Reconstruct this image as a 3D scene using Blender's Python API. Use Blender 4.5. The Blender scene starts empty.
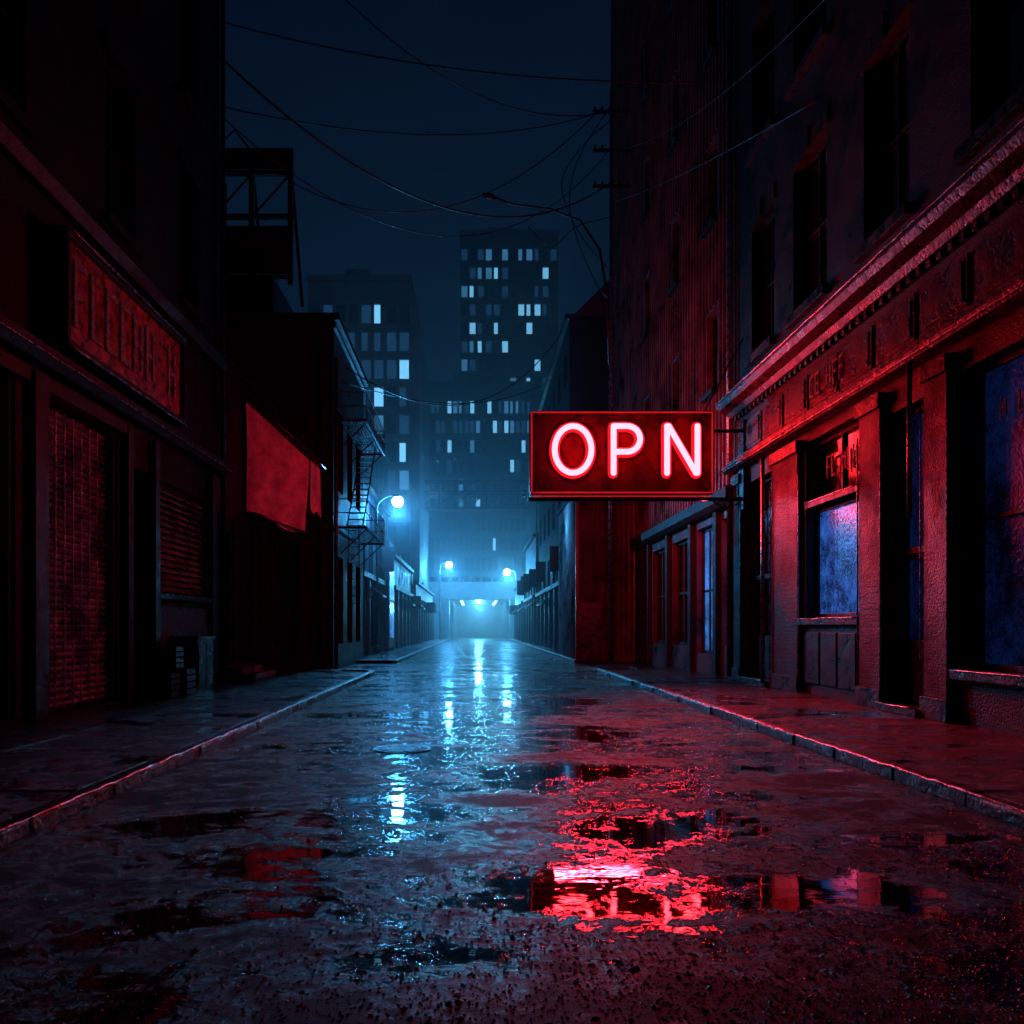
import bpy, math, random
from mathutils import Vector
random.seed(7)
S = bpy.context.scene
S.view_settings.view_transform = 'Standard'
S.view_settings.look = 'None'
S.view_settings.exposure = 0
V = Vector
Z = V((0,0,1))

# ------------------------------------------------------------ materials
def nt(name):
    m = bpy.data.materials.new(name); m.use_nodes = True
    t = m.node_tree
    return m, t, t.nodes['Principled BSDF']
def N(t, typ, **kw):
    n = t.nodes.new(typ)
    for k, v in kw.items():
        if k in n.inputs: n.inputs[k].default_value = v
        else: setattr(n, k, v)
    return n
def ramp(t, src, p0, p1, c0=(0,0,0,1), c1=(1,1,1,1)):
    r = t.nodes.new('ShaderNodeValToRGB')
    r.color_ramp.elements[0].position = p0; r.color_ramp.elements[1].position = p1
    r.color_ramp.elements[0].color = c0; r.color_ramp.elements[1].color = c1
    t.links.new(src, r.inputs[0]); return r.outputs[0]
def mramp(t, src, stops):
    r = t.nodes.new('ShaderNodeValToRGB'); cr=r.color_ramp
    cr.elements[0].position=stops[0][0]; cr.elements[0].color=(stops[0][1],)*3+(1,)
    cr.elements[1].position=stops[-1][0]; cr.elements[1].color=(stops[-1][1],)*3+(1,)
    for p,v in stops[1:-1]:
        e=cr.elements.new(p); e.color=(v,v,v,1)
    t.links.new(src, r.inputs[0]); return r.outputs[0]
def math_(t, op, a, b=None):
    n = t.nodes.new('ShaderNodeMath'); n.operation = op
    for i, x in enumerate([a, b]):
        if x is None: continue
        if isinstance(x, (int, float)): n.inputs[i].default_value = x
        else: t.links.new(x, n.inputs[i])
    return n.outputs[0]
def surf(name, col, rough=0.5, var=0.5, scale=3.0, bump=0.3, metal=0.0, rvar=0.25, fine=40.0, spec=.5):
    m, t, b = nt(name)
    g = N(t, 'ShaderNodeNewGeometry')
    n1 = N(t, 'ShaderNodeTexNoise', Scale=scale, Detail=6.0, Roughness=0.65)
    n2 = N(t, 'ShaderNodeTexNoise', Scale=fine, Detail=3.0)
    for n in (n1, n2): t.links.new(g.outputs['Position'], n.inputs['Vector'])
    c = ramp(t, n1.outputs[0], 0.35, 0.68, tuple(x*(1-var) for x in col)+(1,), tuple(min(1, x*(1+var*0.6)) for x in col)+(1,))
    t.links.new(c, b.inputs['Base Color'])
    r = ramp(t, n1.outputs[0], 0.35, 0.65, (max(.03, rough-rvar),)*3+(1,), (min(1, rough+rvar*.6),)*3+(1,))
    t.links.new(r, b.inputs['Roughness'])
    b.inputs['Metallic'].default_value = metal
    b.inputs['Specular IOR Level'].default_value = spec
    h = math_(t, 'ADD', n1.outputs[0], math_(t, 'MULTIPLY', n2.outputs[0], 0.35))
    bp = N(t, 'ShaderNodeBump', Strength=bump, Distance=0.04)
    t.links.new(h, bp.inputs['Height']); t.links.new(bp.outputs[0], b.inputs['Normal'])
    return m
def brick(name, c1, c2, mortar, rough=0.5, w=0.24, h=0.08, dist=.035, spec=.5):
    m, t, b = nt(name)
    g = N(t, 'ShaderNodeNewGeometry')
    sx = N(t, 'ShaderNodeSeparateXYZ'); t.links.new(g.outputs['Position'], sx.inputs[0])
    cx = N(t, 'ShaderNodeCombineXYZ')
    t.links.new(math_(t, 'ADD', sx.outputs[0], sx.outputs[1]), cx.inputs[0]); t.links.new(sx.outputs[2], cx.inputs[1])
    br = N(t, 'ShaderNodeTexBrick', Scale=1.0)
    br.inputs['Brick Width'].default_value = w; br.inputs['Row Height'].default_value = h
    br.inputs['Mortar Size'].default_value = 0.011
    br.inputs['Color1'].default_value = c1+(1,); br.inputs['Color2'].default_value = c2+(1,); br.inputs['Mortar'].default_value = mortar+(1,)
    t.links.new(cx.outputs[0], br.inputs['Vector'])
    n1 = N(t, 'ShaderNodeTexNoise', Scale=0.9, Detail=7.0, Roughness=0.7); t.links.new(g.outputs['Position'], n1.inputs['Vector'])
    n2 = N(t, 'ShaderNodeTexNoise', Scale=30.0, Detail=3.0); t.links.new(g.outputs['Position'], n2.inputs['Vector'])
    mx = N(t, 'ShaderNodeMix', data_type='RGBA', blend_type='MULTIPLY'); mx.inputs[0].default_value = 1.0
    t.links.new(br.outputs['Color'], mx.inputs[6]); t.links.new(ramp(t, n1.outputs[0], 0.40, 0.64, (.10,.10,.10,1), (1,1,1,1)), mx.inputs[7])
    t.links.new(mx.outputs[2], b.inputs['Base Color'])
    b.inputs['Specular IOR Level'].default_value = spec
    t.links.new(ramp(t, n1.outputs[0], 0.35, 0.65, (rough-.2,)*3+(1,), (rough+.25,)*3+(1,)), b.inputs['Roughness'])
    hh = math_(t, 'ADD', math_(t, 'SUBTRACT', 1.0, br.outputs['Fac']), math_(t, 'MULTIPLY', n2.outputs[0], 0.6))
    bp = N(t, 'ShaderNodeBump', Strength=1.0, Distance=dist)
    t.links.new(hh, bp.inputs['Height']); t.links.new(bp.outputs[0], b.inputs['Normal'])
    return m
def emis(name, col, st, sample=False):
    m, t, b = nt(name)
    b.inputs['Base Color'].default_value = (0.02,0.02,0.02,1)
    b.inputs['Emission Color'].default_value = col+(1,); b.inputs['Emission Strength'].default_value = st
    if not sample: m.cycles.emission_sampling='NONE'
    return m
def frosted(name, col, st, sc=1.2, lo=.08):  # glass with uneven blue light put into its emission colour
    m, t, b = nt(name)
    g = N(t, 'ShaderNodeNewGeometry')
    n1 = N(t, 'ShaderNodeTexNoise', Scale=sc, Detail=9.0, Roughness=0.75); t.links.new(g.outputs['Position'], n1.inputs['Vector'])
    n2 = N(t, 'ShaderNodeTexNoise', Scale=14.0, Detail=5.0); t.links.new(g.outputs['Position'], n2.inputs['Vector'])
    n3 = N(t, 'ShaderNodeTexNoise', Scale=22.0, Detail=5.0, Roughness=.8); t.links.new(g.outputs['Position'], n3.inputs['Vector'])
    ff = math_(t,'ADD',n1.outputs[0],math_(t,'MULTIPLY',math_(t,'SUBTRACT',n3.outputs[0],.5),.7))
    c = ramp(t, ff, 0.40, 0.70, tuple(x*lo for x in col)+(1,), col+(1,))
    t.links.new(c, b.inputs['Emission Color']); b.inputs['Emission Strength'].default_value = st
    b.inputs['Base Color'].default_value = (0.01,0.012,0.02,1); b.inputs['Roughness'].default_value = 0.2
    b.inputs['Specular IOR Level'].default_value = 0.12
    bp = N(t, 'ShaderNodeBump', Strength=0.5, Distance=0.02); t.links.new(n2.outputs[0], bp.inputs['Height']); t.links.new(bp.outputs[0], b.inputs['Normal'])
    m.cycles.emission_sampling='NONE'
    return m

def wet(name, base, puddles, rough, spec, gscale=22.0, bst=1.0, nsc=0.8, gstops=((.50,1.0),(.57,0.0)), und=.75, ustops=((.49,.45),(.55,.50),(.58,.14),(.62,.022))):
    m, t, b = nt(name)
    g = N(t, 'ShaderNodeNewGeometry'); P = g.outputs['Position']
    n1 = N(t, 'ShaderNodeTexNoise', Scale=nsc, Detail=6.0, Roughness=0.66, Distortion=0.9)
    mp = N(t, 'ShaderNodeMapping'); mp.inputs['Scale'].default_value = (0.65, 1.15, 1.0)
    t.links.new(P, mp.inputs[0]); t.links.new(mp.outputs[0], n1.inputs['Vector'])
    n1b = N(t, 'ShaderNodeTexNoise', Scale=4.0, Detail=6.0, Roughness=0.78, Distortion=0.4); t.links.new(P, n1b.inputs['Vector'])
    f = n1.outputs[0]
    for (cx, cy, rx, ry, amt) in puddles:
        sub = N(t, 'ShaderNodeVectorMath', operation='SUBTRACT'); sub.inputs[1].default_value = (cx, cy, 0); t.links.new(P, sub.inputs[0])
        mul = N(t, 'ShaderNodeVectorMath', operation='MULTIPLY'); mul.inputs[1].default_value = (1/rx, 1/ry, 0); t.links.new(sub.outputs[0], mul.inputs[0])
        ln = N(t, 'ShaderNodeVectorMath', operation='LENGTH'); t.links.new(mul.outputs[0], ln.inputs[0])
        k = ramp(t, ln.outputs['Value'], 0.3, 1.0, (abs(amt),)*3+(1,), (0,0,0,1))
        f = math_(t, 'ADD' if amt > 0 else 'SUBTRACT', f, k)
    f = math_(t, 'ADD', f, math_(t, 'MULTIPLY', math_(t, 'SUBTRACT', n1b.outputs[0], 0.5), 0.78))
    nf = N(t, 'ShaderNodeTexNoise', Scale=gscale, Detail=7.0, Roughness=0.85); t.links.new(P, nf.inputs['Vector'])
    h2 = math_(t, 'MULTIPLY', nf.outputs[0], mramp(t, f, gstops))
    rip = N(t, 'ShaderNodeTexNoise', Scale=5.0, Detail=3.0, Roughness=0.55, Distortion=.5)
    mp2 = N(t, 'ShaderNodeMapping'); mp2.inputs['Scale'].default_value = (0.6, 1.5, 1.0)
    t.links.new(P, mp2.inputs[0]); t.links.new(mp2.outputs[0], rip.inputs['Vector'])
    bpA = N(t, 'ShaderNodeBump', Strength=und, Distance=0.06)
    t.links.new(math_(t,'MULTIPLY',math_(t,'SUBTRACT',rip.outputs[0],.5),mramp(t,f,ustops)), bpA.inputs['Height'])
    bp = N(t, 'ShaderNodeBump', Strength=bst, Distance=0.05)
    t.links.new(h2, bp.inputs['Height']); t.links.new(bpA.outputs[0], bp.inputs['Normal'])
    t.links.new(bp.outputs[0], b.inputs['Normal'])
    t.links.new(mramp(t, f, rough), b.inputs['Roughness'])
    t.links.new(mramp(t, f, spec), b.inputs['Specular IOR Level'])
    t.links.new(ramp(t, n1b.outputs[0], 0.3, 0.7, tuple(x*.5 for x in base)+(1,), tuple(x*1.4 for x in base)+(1,)), b.inputs['Base Color'])
    return m

M = {}
RR=((.41,.46),(.50,.25),(.55,.12),(.58,.012)); SP=((.40,.05),(.48,.22),(.55,.7),(.60,1.0))
M['road'] = wet('wet_asphalt', (0.010,0.011,0.016), [
    (0.95,4.75,1.15,0.8,0.17), (2.3,4.85,1.0,0.5,0.19), (3.2,4.4,0.8,0.4,0.16), (0.5,6.0,1.4,.6,0.11),(1.8,6.4,1.3,.8,0.11), (-0.5,6.6,0.7,1.0,0.17),
    (1.1,8.6,1.5,1.1,.09),(2.4,8.0,.9,.8,.09),(1.7,11.2,1.9,1.5,.09),(-.6,9.6,.8,1.9,.13),(-.4,14,1.4,4,.10),(1.6,17,2.0,4.0,.08),(.3,24,3.0,6,.06),
    (-1.2,5.2,.6,.35,.14),(3.3,5.9,.6,.4,.15),(2.5,3.75,.6,.25,.15),(-2.2,6.6,.6,.7,.12),(3.0,8.9,.7,.6,.13),(-.2,3.9,.5,.2,.12),
    (1.2,3.2,2.8,0.5,-0.16),(.2,7.4,.8,.4,-.18),(-2.6,10,.9,4,-.05)], RR, SP)
M['ground'] = wet('wet_ground', (0.02,0.02,0.024), [], RR, SP)
M['pave'] = wet('wet_paving', (0.018,0.017,0.024), [], ((.40,.42),(.52,.25),(.60,.06)), ((.42,.12),(.54,.4),(.62,.9)), bst=.8, und=.5)
M['kerb'] = surf('kerb_stone', (0.03,0.028,0.032), 0.36, 0.6, 6, 1.3, rvar=0.15, fine=28)
M['grit'] = surf('wet_grit', (0.03,0.028,0.034), 0.16, 0.7, 9, 0.4, rvar=0.08, fine=60)
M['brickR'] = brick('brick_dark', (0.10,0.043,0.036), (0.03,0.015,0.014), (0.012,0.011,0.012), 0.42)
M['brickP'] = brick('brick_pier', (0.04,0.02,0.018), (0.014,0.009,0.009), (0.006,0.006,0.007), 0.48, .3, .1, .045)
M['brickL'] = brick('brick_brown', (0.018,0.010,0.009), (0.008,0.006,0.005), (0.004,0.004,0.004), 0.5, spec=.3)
M['stucco'] = surf('stained_render', (0.08,0.065,0.07), 0.5, 0.85, 1.2, 0.6)
M['soot'] = surf('sooty_render', (0.009,0.014,0.026), 0.6, 0.6, 1.2, 0.6, rvar=.12, spec=.2)
M['concrete'] = surf('concrete', (0.16,0.16,0.16), 0.6, 0.5, 1.0, 0.4)
M['dkconc'] = surf('sooty_concrete', (0.06,0.07,0.085), 0.6, 0.5, 0.6, 0.3)
M['ltconc'] = surf('pale_concrete', (0.22,0.24,0.26), 0.6, 0.5, 0.4, 0.3)
M['trim'] = surf('painted_trim', (0.010,0.008,0.010), 0.45, 0.7, 4, 0.8, rvar=.15, fine=35, spec=.35)
M['stone'] = surf('carved_stone', (0.04,0.03,0.031), 0.4, 0.88, 3, 1.0, fine=22)
M['metal'] = surf('dark_metal', (0.05,0.05,0.056), 0.35, 0.5, 5, 0.25, metal=0.6)
M['galv'] = surf('galvanised_steel', (0.5,0.5,0.52), 0.3, 0.6, 8, 0.3, metal=0.95, rvar=0.12)
M['siding'] = surf('metal_siding', (0.13,0.10,0.105), 0.42, 0.75, 0.8, 0.3, metal=0.25)
M['shutter'] = surf('shutter_steel', (0.65,0.55,0.55), 0.34, 0.7, 2.0, 0.5, metal=0.6)
M['glass'] = surf('dark_glass', (0.008,0.01,0.014), 0.12, 0.3, 2, 0.06, rvar=0.08, fine=9)
M['cloth'] = surf('awning_cloth', (0.85,0.45,0.5), 0.8, 0.5, 2.2, 0.7)
M['signface'] = surf('sign_enamel', (0.12,0.015,0.015), 0.35, 0.5, 3, 0.15)
M['signboard'] = surf('weathered_signboard', (0.9,0.18,0.15), 0.4, 0.9, 4, 0.9)
M['lettering'] = surf('flaked_paint', (0.9,0.65,0.45), 0.45, 0.9, 8, 1.0)
M['cable'] = surf('cable_rubber', (0.02,0.02,0.02), 0.4, 0.2, 8, 0.1)
M['wood'] = surf('wet_timber', (0.02,0.016,0.016), 0.4, 0.6, 3, 0.6, rvar=.15)
M['neon'] = emis('neon_core', (1,0.014,0.022), 56.0, True)
M['neonrim'] = emis('neon_halo', (1,0.008,0.014), 1.1)
M['neonborder'] = emis('neon_border', (1,0.012,0.018), .5)
M['bulb'] = emis('lamp_bulb', (0.3,0.75,1.0), 60.0)
M['lit1'] = emis('window_lit_bright', (0.14,0.5,0.85), 1.6)
M['lit2'] = emis('window_lit_dim', (0.05,0.24,0.5), 0.9)
M['lit3'] = emis('window_lit_faint', (0.015,0.08,0.2), 0.5)
M['glowA'] = frosted('painted_reflection_glass', (0.03,0.14,0.62), 1.0, 1.8)  # blue reflection painted in as mottled emission
M['glowB'] = frosted('reflection_and_lit_glass', (0.05,0.28,0.95), 1.1, 0.9, .15)  # painted blue reflection on the warehouse panes, lit window on the oriel
M['frostC'] = frosted('shop_lit_glass', (0.05,0.3,0.7), 1.2, 0.7)
M['glowD'] = frosted('dim_glow_glass', (0.002,0.008,0.05), 1.0, 1.0, .05)  # faint blue glow painted into the panes
M['strip'] = emis('tunnel_strip_light', (0.3,0.8,1.0), 10.0)

# ------------------------------------------------------------ mesh builder
class MB:
    def __init__(s): s.v=[]; s.f=[]
    def quad(s, a,b,c,d):
        i=len(s.v); s.v+= [V(a),V(b),V(c),V(d)]; s.f.append((i,i+1,i+2,i+3)); return s
    def box(s, x0,x1,y0,y1,z0,z1):
        i=len(s.v)
        s.v += [V(p) for p in [(x0,y0,z0),(x1,y0,z0),(x1,y1,z0),(x0,y1,z0),(x0,y0,z1),(x1,y0,z1),(x1,y1,z1),(x0,y1,z1)]]
        s.f += [(i,i+3,i+2,i+1),(i+4,i+5,i+6,i+7),(i,i+1,i+5,i+4),(i+1,i+2,i+6,i+5),(i+2,i+3,i+7,i+6),(i+3,i,i+4,i+7)]
        return s
    def ob(s, F, u0,u1,v0,v1,n0,n1):
        O,U,Nn=F; i=len(s.v)
        for n in (n0,n1):
            for (u,v) in ((u0,v0),(u1,v0),(u1,v1),(u0,v1)): s.v.append(O+U*u+Z*v+Nn*n)
        s.f += [(i,i+1,i+2,i+3),(i+7,i+6,i+5,i+4),(i,i+4,i+5,i+1),(i+1,i+5,i+6,i+2),(i+2,i+6,i+7,i+3),(i+3,i+7,i+4,i)]
        return s
    def prof(s, F, u0,u1, pts):
        O,U,Nn=F; i=len(s.v); k=len(pts)
        for u in (u0,u1):
            for (n,v) in pts: s.v.append(O+U*u+Z*v+Nn*n)
        for j in range(k):
            j2=(j+1)%k; s.f.append((i+j,i+j2,i+k+j2,i+k+j))
        s.f.append(tuple(range(i,i+k))); s.f.append(tuple(range(i+2*k-1,i+k-1,-1)))
        return s
    def tube(s, path, r, seg=8, closed=False):
        P=[V(p) for p in path]; n=len(P); rings=[]
        prev=None
        for i in range(n):
            if closed: d=(P[(i+1)%n]-P[i-1])
            else: d=P[min(i+1,n-1)]-P[max(i-1,0)]
            d.normalize()
            if prev is None:
                a = d.cross(V((0,1,0)) if abs(d.y)<0.9 else V((1,0,0))).normalized()
            else:
                a=(prev-d*prev.dot(d)).normalized()
            prev=a; b=d.cross(a)
            rr = r[i] if isinstance(r,(list,tuple)) else r
            base=len(s.v); rings.append(base)
            for k in range(seg):
                t=2*math.pi*k/seg; s.v.append(P[i]+(a*math.cos(t)+b*math.sin(t))*rr)
        m = n if closed else n-1
        for i in range(m):
            A=rings[i]; B=rings[(i+1)%n]
            for k in range(seg):
                k2=(k+1)%seg; s.f.append((A+k,A+k2,B+k2,B+k))
        if not closed:
            s.f.append(tuple(rings[0]+k for k in range(seg))[::-1]); s.f.append(tuple(rings[-1]+k for k in range(seg)))
        return s
    def make(s, name, mat, parent=None, smooth=False, bevel=0):
        if not s.v: return None
        me=bpy.data.meshes.new(name); me.from_pydata([tuple(v) for v in s.v],[],s.f); me.update()
        me.materials.append(mat); o=bpy.data.objects.new(name,me); S.collection.objects.link(o)
        if smooth:
            for p in me.polygons: p.use_smooth=True
        if parent: o.parent=parent
        if bevel:
            b=o.modifiers.new('b','BEVEL'); b.width=bevel; b.segments=2
        return o
def empty(name):
    o=bpy.data.objects.new(name,None); S.collection.objects.link(o); return o
def facade(wall, glass, F, W, H, ops, depth=0.2, v0=0.0):
    O,U,Nn=F
    us=sorted({0,W}|{o[0] for o in ops}|{o[2] for o in ops}); vs=sorted({v0,H}|{o[1] for o in ops}|{o[3] for o in ops})
    for i in range(len(us)-1):
        for j in range(len(vs)-1):
            cu=(us[i]+us[i+1])/2; cv=(vs[j]+vs[j+1])/2
            if any(o[0]<cu<o[2] and o[1]<cv<o[3] for o in ops): continue
            q=[O+U*a+Z*b for a,b in ((us[i],vs[j]),(us[i+1],vs[j]),(us[i+1],vs[j+1]),(us[i],vs[j+1]))]
            wall.quad(*q)
    for o in ops:
        c=[(o[0],o[1]),(o[2],o[1]),(o[2],o[3]),(o[0],o[3])]
        for k in range(4):
            a=c[k]; b=c[(k+1)%4]
            A=O+U*a[0]+Z*a[1]; B=O+U*b[0]+Z*b[1]
            wall.quad(A,B,B-Nn*depth,A-Nn*depth)
        g = o[4] if len(o)>4 and o[4] is not None else glass
        g.quad(*[O+U*a+Z*b-Nn*depth for a,b in c])
def frames(mb, F, o, depth=0.2, w=0.07, mull=1, trans=1):
    u0,v0,u1,v1=o[:4]; d0=-depth+0.005; d1=-depth+0.07
    mb.ob(F,u0+.002,u0+w,v0+.002,v1-.002,d0,d1); mb.ob(F,u1-w,u1-.002,v0+.002,v1-.002,d0,d1)
    mb.ob(F,u0+w,u1-w,v0+.002,v0+w,d0,d1); mb.ob(F,u0+w,u1-w,v1-w,v1-.002,d0,d1)
    for k in range(1,mull+1):
        c=u0+(u1-u0)*k/(mull+1); mb.ob(F,c-w*.4,c+w*.4,v0+w,v1-w,d0,d1-.01)
    for k in range(1,trans+1):
        c=v0+(v1-v0)*k/(trans+1); mb.ob(F,u0+w,u1-w,c-w*.4,c+w*.4,d0,d1-.004)

# ------------------------------------------------------------ ground, road, kerbs
MB().quad((-400,-60,-0.03),(400,-60,-0.03),(400,600,-0.03),(-400,600,-0.03)).make('ground',M['ground'])
MB().quad((-3.3,-20,0),(4.2,-20,0),(4.2,300,0),(-3.3,300,0)).make('road',M['road'])
MB().quad((-60,28.5,-0.004),(60,28.5,-0.004),(60,35.4,-0.004),(-60,35.4,-0.004)).make('cross_street',M['road'])

def kerb(name, x, sgn, y0, y1):
    E=empty(name)
    mb=MB(); y=y0
    while y<y1:
        L=random.uniform(1.0,1.5); e=min(y+L,y1); j=random.uniform(-.015,.015); h=0.13+random.uniform(-.008,.006)
        a=x+j; b=a+sgn*0.17
        mb.box(min(a,b),max(a,b),y+.004,e-.004,-.02,h); y=e
    mb.make('kerb_stones',M['kerb'],E,bevel=0.03)
    w=MB(); y=y0; pts=[]
    while y<y1:
        pts.append((x+sgn*.014+random.uniform(-.008,.008),y,.126+random.uniform(-.008,.006))); y+=.17
    w.tube(pts,[random.uniform(.005,.022) for _ in pts],8); w.make('kerb_glint_strip',M['galv'],E,True)  # polished strip added to catch a red glint along the kerb
kerb('kerb',-3.2,-1,-4,27); kerb('kerb',4.1,1,-4,28.5); kerb('kerb',-3.3,-1,36,110); kerb('kerb',4.2,1,36,110)
def kerb_return(cx,cy,r,a0,a1,nm):
    mb=MB(); n=7
    for i in range(n):
        t0=a0+(a1-a0)*i/n+.01; t1=a0+(a1-a0)*(i+1)/n-.01; b=len(mb.v)
        for z in (-.02,.13):
            for (rr,t) in ((r,t0),(r,t1),(r-.17,t1),(r-.17,t0)): mb.v.append(V((cx+rr*math.cos(t),cy+rr*math.sin(t),z)))
        mb.f+=[(b,b+3,b+2,b+1),(b+4,b+5,b+6,b+7),(b,b+1,b+5,b+4),(b+1,b+2,b+6,b+5),(b+2,b+3,b+7,b+6),(b+3,b,b+4,b+7)]
    mb.make(nm,M['kerb'],bevel=.015)
kerb_return(-4.4,27,1.2,0,math.pi/2,'kerb'); kerb_return(5.3,28.5,1.2,math.pi,math.pi/2,'kerb')
def paving(name,x0,x1,y0,y1,cols):
    mb=MB(); w=(x1-x0)/cols; y=y0
    while y<y1-.1:
        e=min(y+1.6,y1)
        for c in range(cols):
            mb.box(x0+c*w+.006,x0+(c+1)*w-.006,y+.006,e-.006,-.02,.118+random.uniform(-.007,.007))
        y=e
    return mb.make(name,M['pave'],bevel=.008)
paving('sidewalk',-7.1,-3.38,-4,27,2); paving('sidewalk',4.28,7.1,-4,28.4,2)
paving('sidewalk',-5.4,-3.48,36,110,1); paving('sidewalk',4.38,5.4,36,110,1)
paving('sidewalk',-9,-4.45,27,28.1,3); paving('sidewalk',5.4,9,28.4,29.6,2)
mb=MB(); c=V((-0.9,10.5,0)); n=40
for z in (0.001,0.012):
    for k in range(n): mb.v.append(c+V((.36*math.cos(2*math.pi*k/n),.36*math.sin(2*math.pi*k/n),z)))
for k in range(n): mb.f.append((k,(k+1)%n,n+(k+1)%n,n+k))
mb.f.append(tuple(range(n,2*n)))
for k in range(-4,5):
    w=math.sqrt(max(.0,.1-(k*.07)**2)); mb.box(c.x-w,c.x+w,c.y+k*.07-.015,c.y+k*.07+.015,.0121,.02)
mb.make('manhole_cover',M['metal'])
# loose wet grit and aggregate standing out of the worn asphalt
vv=[];ff=[]
for k in range(60000):
    q=random.random()
    if q<.62: x=4.05-abs(random.gauss(0,2.2)); y=2.7+abs(random.gauss(0,1.7))
    elif q<.85: x=random.uniform(-3.2,4.1); y=2.7+abs(random.gauss(0,3.0))
    else: x=(4.1-abs(random.gauss(0,.5))) if random.random()<.5 else (-3.2+abs(random.gauss(0,.5))); y=random.uniform(2.7,22)
    if random.random()<.06: x=random.uniform(-6,6.6)
    if ((x-.95)/1.0)**2+((y-4.8)/.75)**2<.7 or ((x-2.3)/.9)**2+((y-4.85)/.45)**2<.75 or ((x-.5)/1.2)**2+((y-6)/.5)**2<.6 or ((x-1.8)/1.1)**2+((y-6.4)/.7)**2<.6 or ((x+.5)/.6)**2+((y-6.6)/.9)**2<.7: 
        if random.random()<.975: continue
    z=-.002 if -3.2<x<4.1 else .117; r=random.uniform(.003,.011)*(1.0 if random.random()<.97 else 1.8)
    b=len(vv); a=random.uniform(0,6.28)
    for j in range(5):
        t=a+j*1.2566; rr=r*random.uniform(.75,1.25); vv.append((x+rr*math.cos(t),y+rr*math.sin(t),z))
    vv.append((x+r*random.uniform(-.3,.3),y+r*random.uniform(-.3,.3),z+r*random.uniform(.45,.9)))
    for j in range(5): ff.append((b+j,b+(j+1)%5,b+5))
me=bpy.data.meshes.new('gravel'); me.from_pydata(vv,[],ff); me.materials.append(M['grit']); S.collection.objects.link(bpy.data.objects.new('gravel',me))

# ------------------------------------------------------------ right near building (brick shop)
E=empty('brick_shop_building')
F=(V((7,6,0)),V((0,1,0)),V((-1,0,0)))   # u = y-6
wall=MB();gl=MB();fa=MB();fd=MB();tr=MB();st=MB();wood=MB();glint=MB();pier=MB()
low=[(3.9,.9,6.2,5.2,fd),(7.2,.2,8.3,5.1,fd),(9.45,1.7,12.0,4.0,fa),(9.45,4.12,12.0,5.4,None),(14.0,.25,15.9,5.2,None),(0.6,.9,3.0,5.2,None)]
upw=[]
for z0,z1 in ((8.3,11.5),(13.4,16.6),(18.4,21.4)):
    for y0,y1 in ((19.9,21.5),(16.9,18.7),(13.7,15.3),(10.4,12.0),(7.2,8.8)): upw.append((y0-6,z0,y1-6,z1,None))
facade(wall,gl,F,16.75,24,low+upw,.28)
for o in upw:
    frames(tr,F,o,.28,.07,1,1)
    st.ob(F,o[0]-.15,o[2]+.15,o[1]-.2,o[1],-.0,.16)
    nv=7
    for k in range(nv):
        a=o[0]-.12+(o[2]-o[0]+.24)*k/nv; b=o[0]-.12+(o[2]-o[0]+.24)*(k+1)/nv
        wall.ob(F,a+.008,b-.008,o[3]+.002,o[3]+.36+(.08 if k==3 else 0),0.002,.05+(.05 if k==3 else 0))
for o in low: frames(tr,F,o,.28,.09,1 if o[2]-o[0]>2 and o[3]>5 else 0,1 if o[4] is not fa and o[1]<4 else 0)
for (a,b) in ((7.2,8.3),(14.0,15.9)):
    wood.ob(F,a+.1,b-.1,.3,1.3,-.27,-.19)
    tr.ob(F,a+.1,b-.1,2.7,2.82,-.27,-.15)
    st.ob(F,a-.1,b+.1,.12,.24,-.27,.22)
st.ob(F,9.3,12.15,1.56,1.69,-.1,.14); st.ob(F,3.8,6.3,.76,.89,-.1,.14)
tr.ob(F,9.45,12.0,4.0,4.12,-.2,.03)
for k in range(3): wood.ob(F,9.55+k*.83,9.55+k*.83+.75,.35,1.4,0.003,.05)
for (a,b) in ((12.1,13.8),(8.4,9.3),(6.35,7.1),(3.1,3.8),(16.05,16.7)):
    st.ob(F,a,b,.12,.45,0,.16); pier.ob(F,a+.06,b-.06,.45,5.25,0,.12)
    st.ob(F,a,b,5.25,5.5,0,.18)
def edge(u0,u1,n,z,r=.011):  # polished metal strips added so the edges catch red glints
    O,U,Nn=F; k=max(2,int((u1-u0)/.3)); glint.tube([O+U*(u0+(u1-u0)*i/k)+Nn*(n+random.uniform(-.006,.006))+Z*(z+random.uniform(-.008,.008)) for i in range(k+1)],[r*random.uniform(.5,1.3) for i in range(k+1)],6)
edge(-.2,16.9,.365,5.66,.02); edge(-.2,16.9,.53,7.5,.018); edge(9.3,12.15,.145,1.69,.014); edge(3.8,6.3,.145,.89,.014); edge(7.1,8.4,.225,.245,.014); edge(13.9,16,.225,.245,.014); edge(9.45,12.0,.035,4.12,.014)
for uu in (9.28,7.12,13.82,16.04,12.08,8.42,6.38):
    O,U,Nn=F; glint.tube([O+U*uu+Nn*.125+Z*(.5+.4*i) for i in range(12)],.017,6)
glint.make('glint_strips',M['galv'],E,True)  # strips added along cornices, sills and piers for red glints
cp=MB(); cp.tube([F[0]+F[1]*13.95+F[2]*.25+Z*.2,F[0]+F[1]*13.95+F[2]*.25+Z*5.5],.05)
cp.tube([F[0]+F[1]*7.15+F[2]*.28+Z*3.2,F[0]+F[1]*7.15+F[2]*.28+Z*5.6],.04)
cp.tube([F[0]+F[1]*16.9+F[2]*.16+Z*.2,F[0]+F[1]*16.9+F[2]*.16+Z*23],.06)
cp.make('downpipe',M['galv'],E,True)
st.prof(F,-.2,16.9,[(0,5.62),(.3,5.62),(.36,5.72),(.36,5.8),(.18,5.86),(.18,5.95),(0,5.95)])
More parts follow.
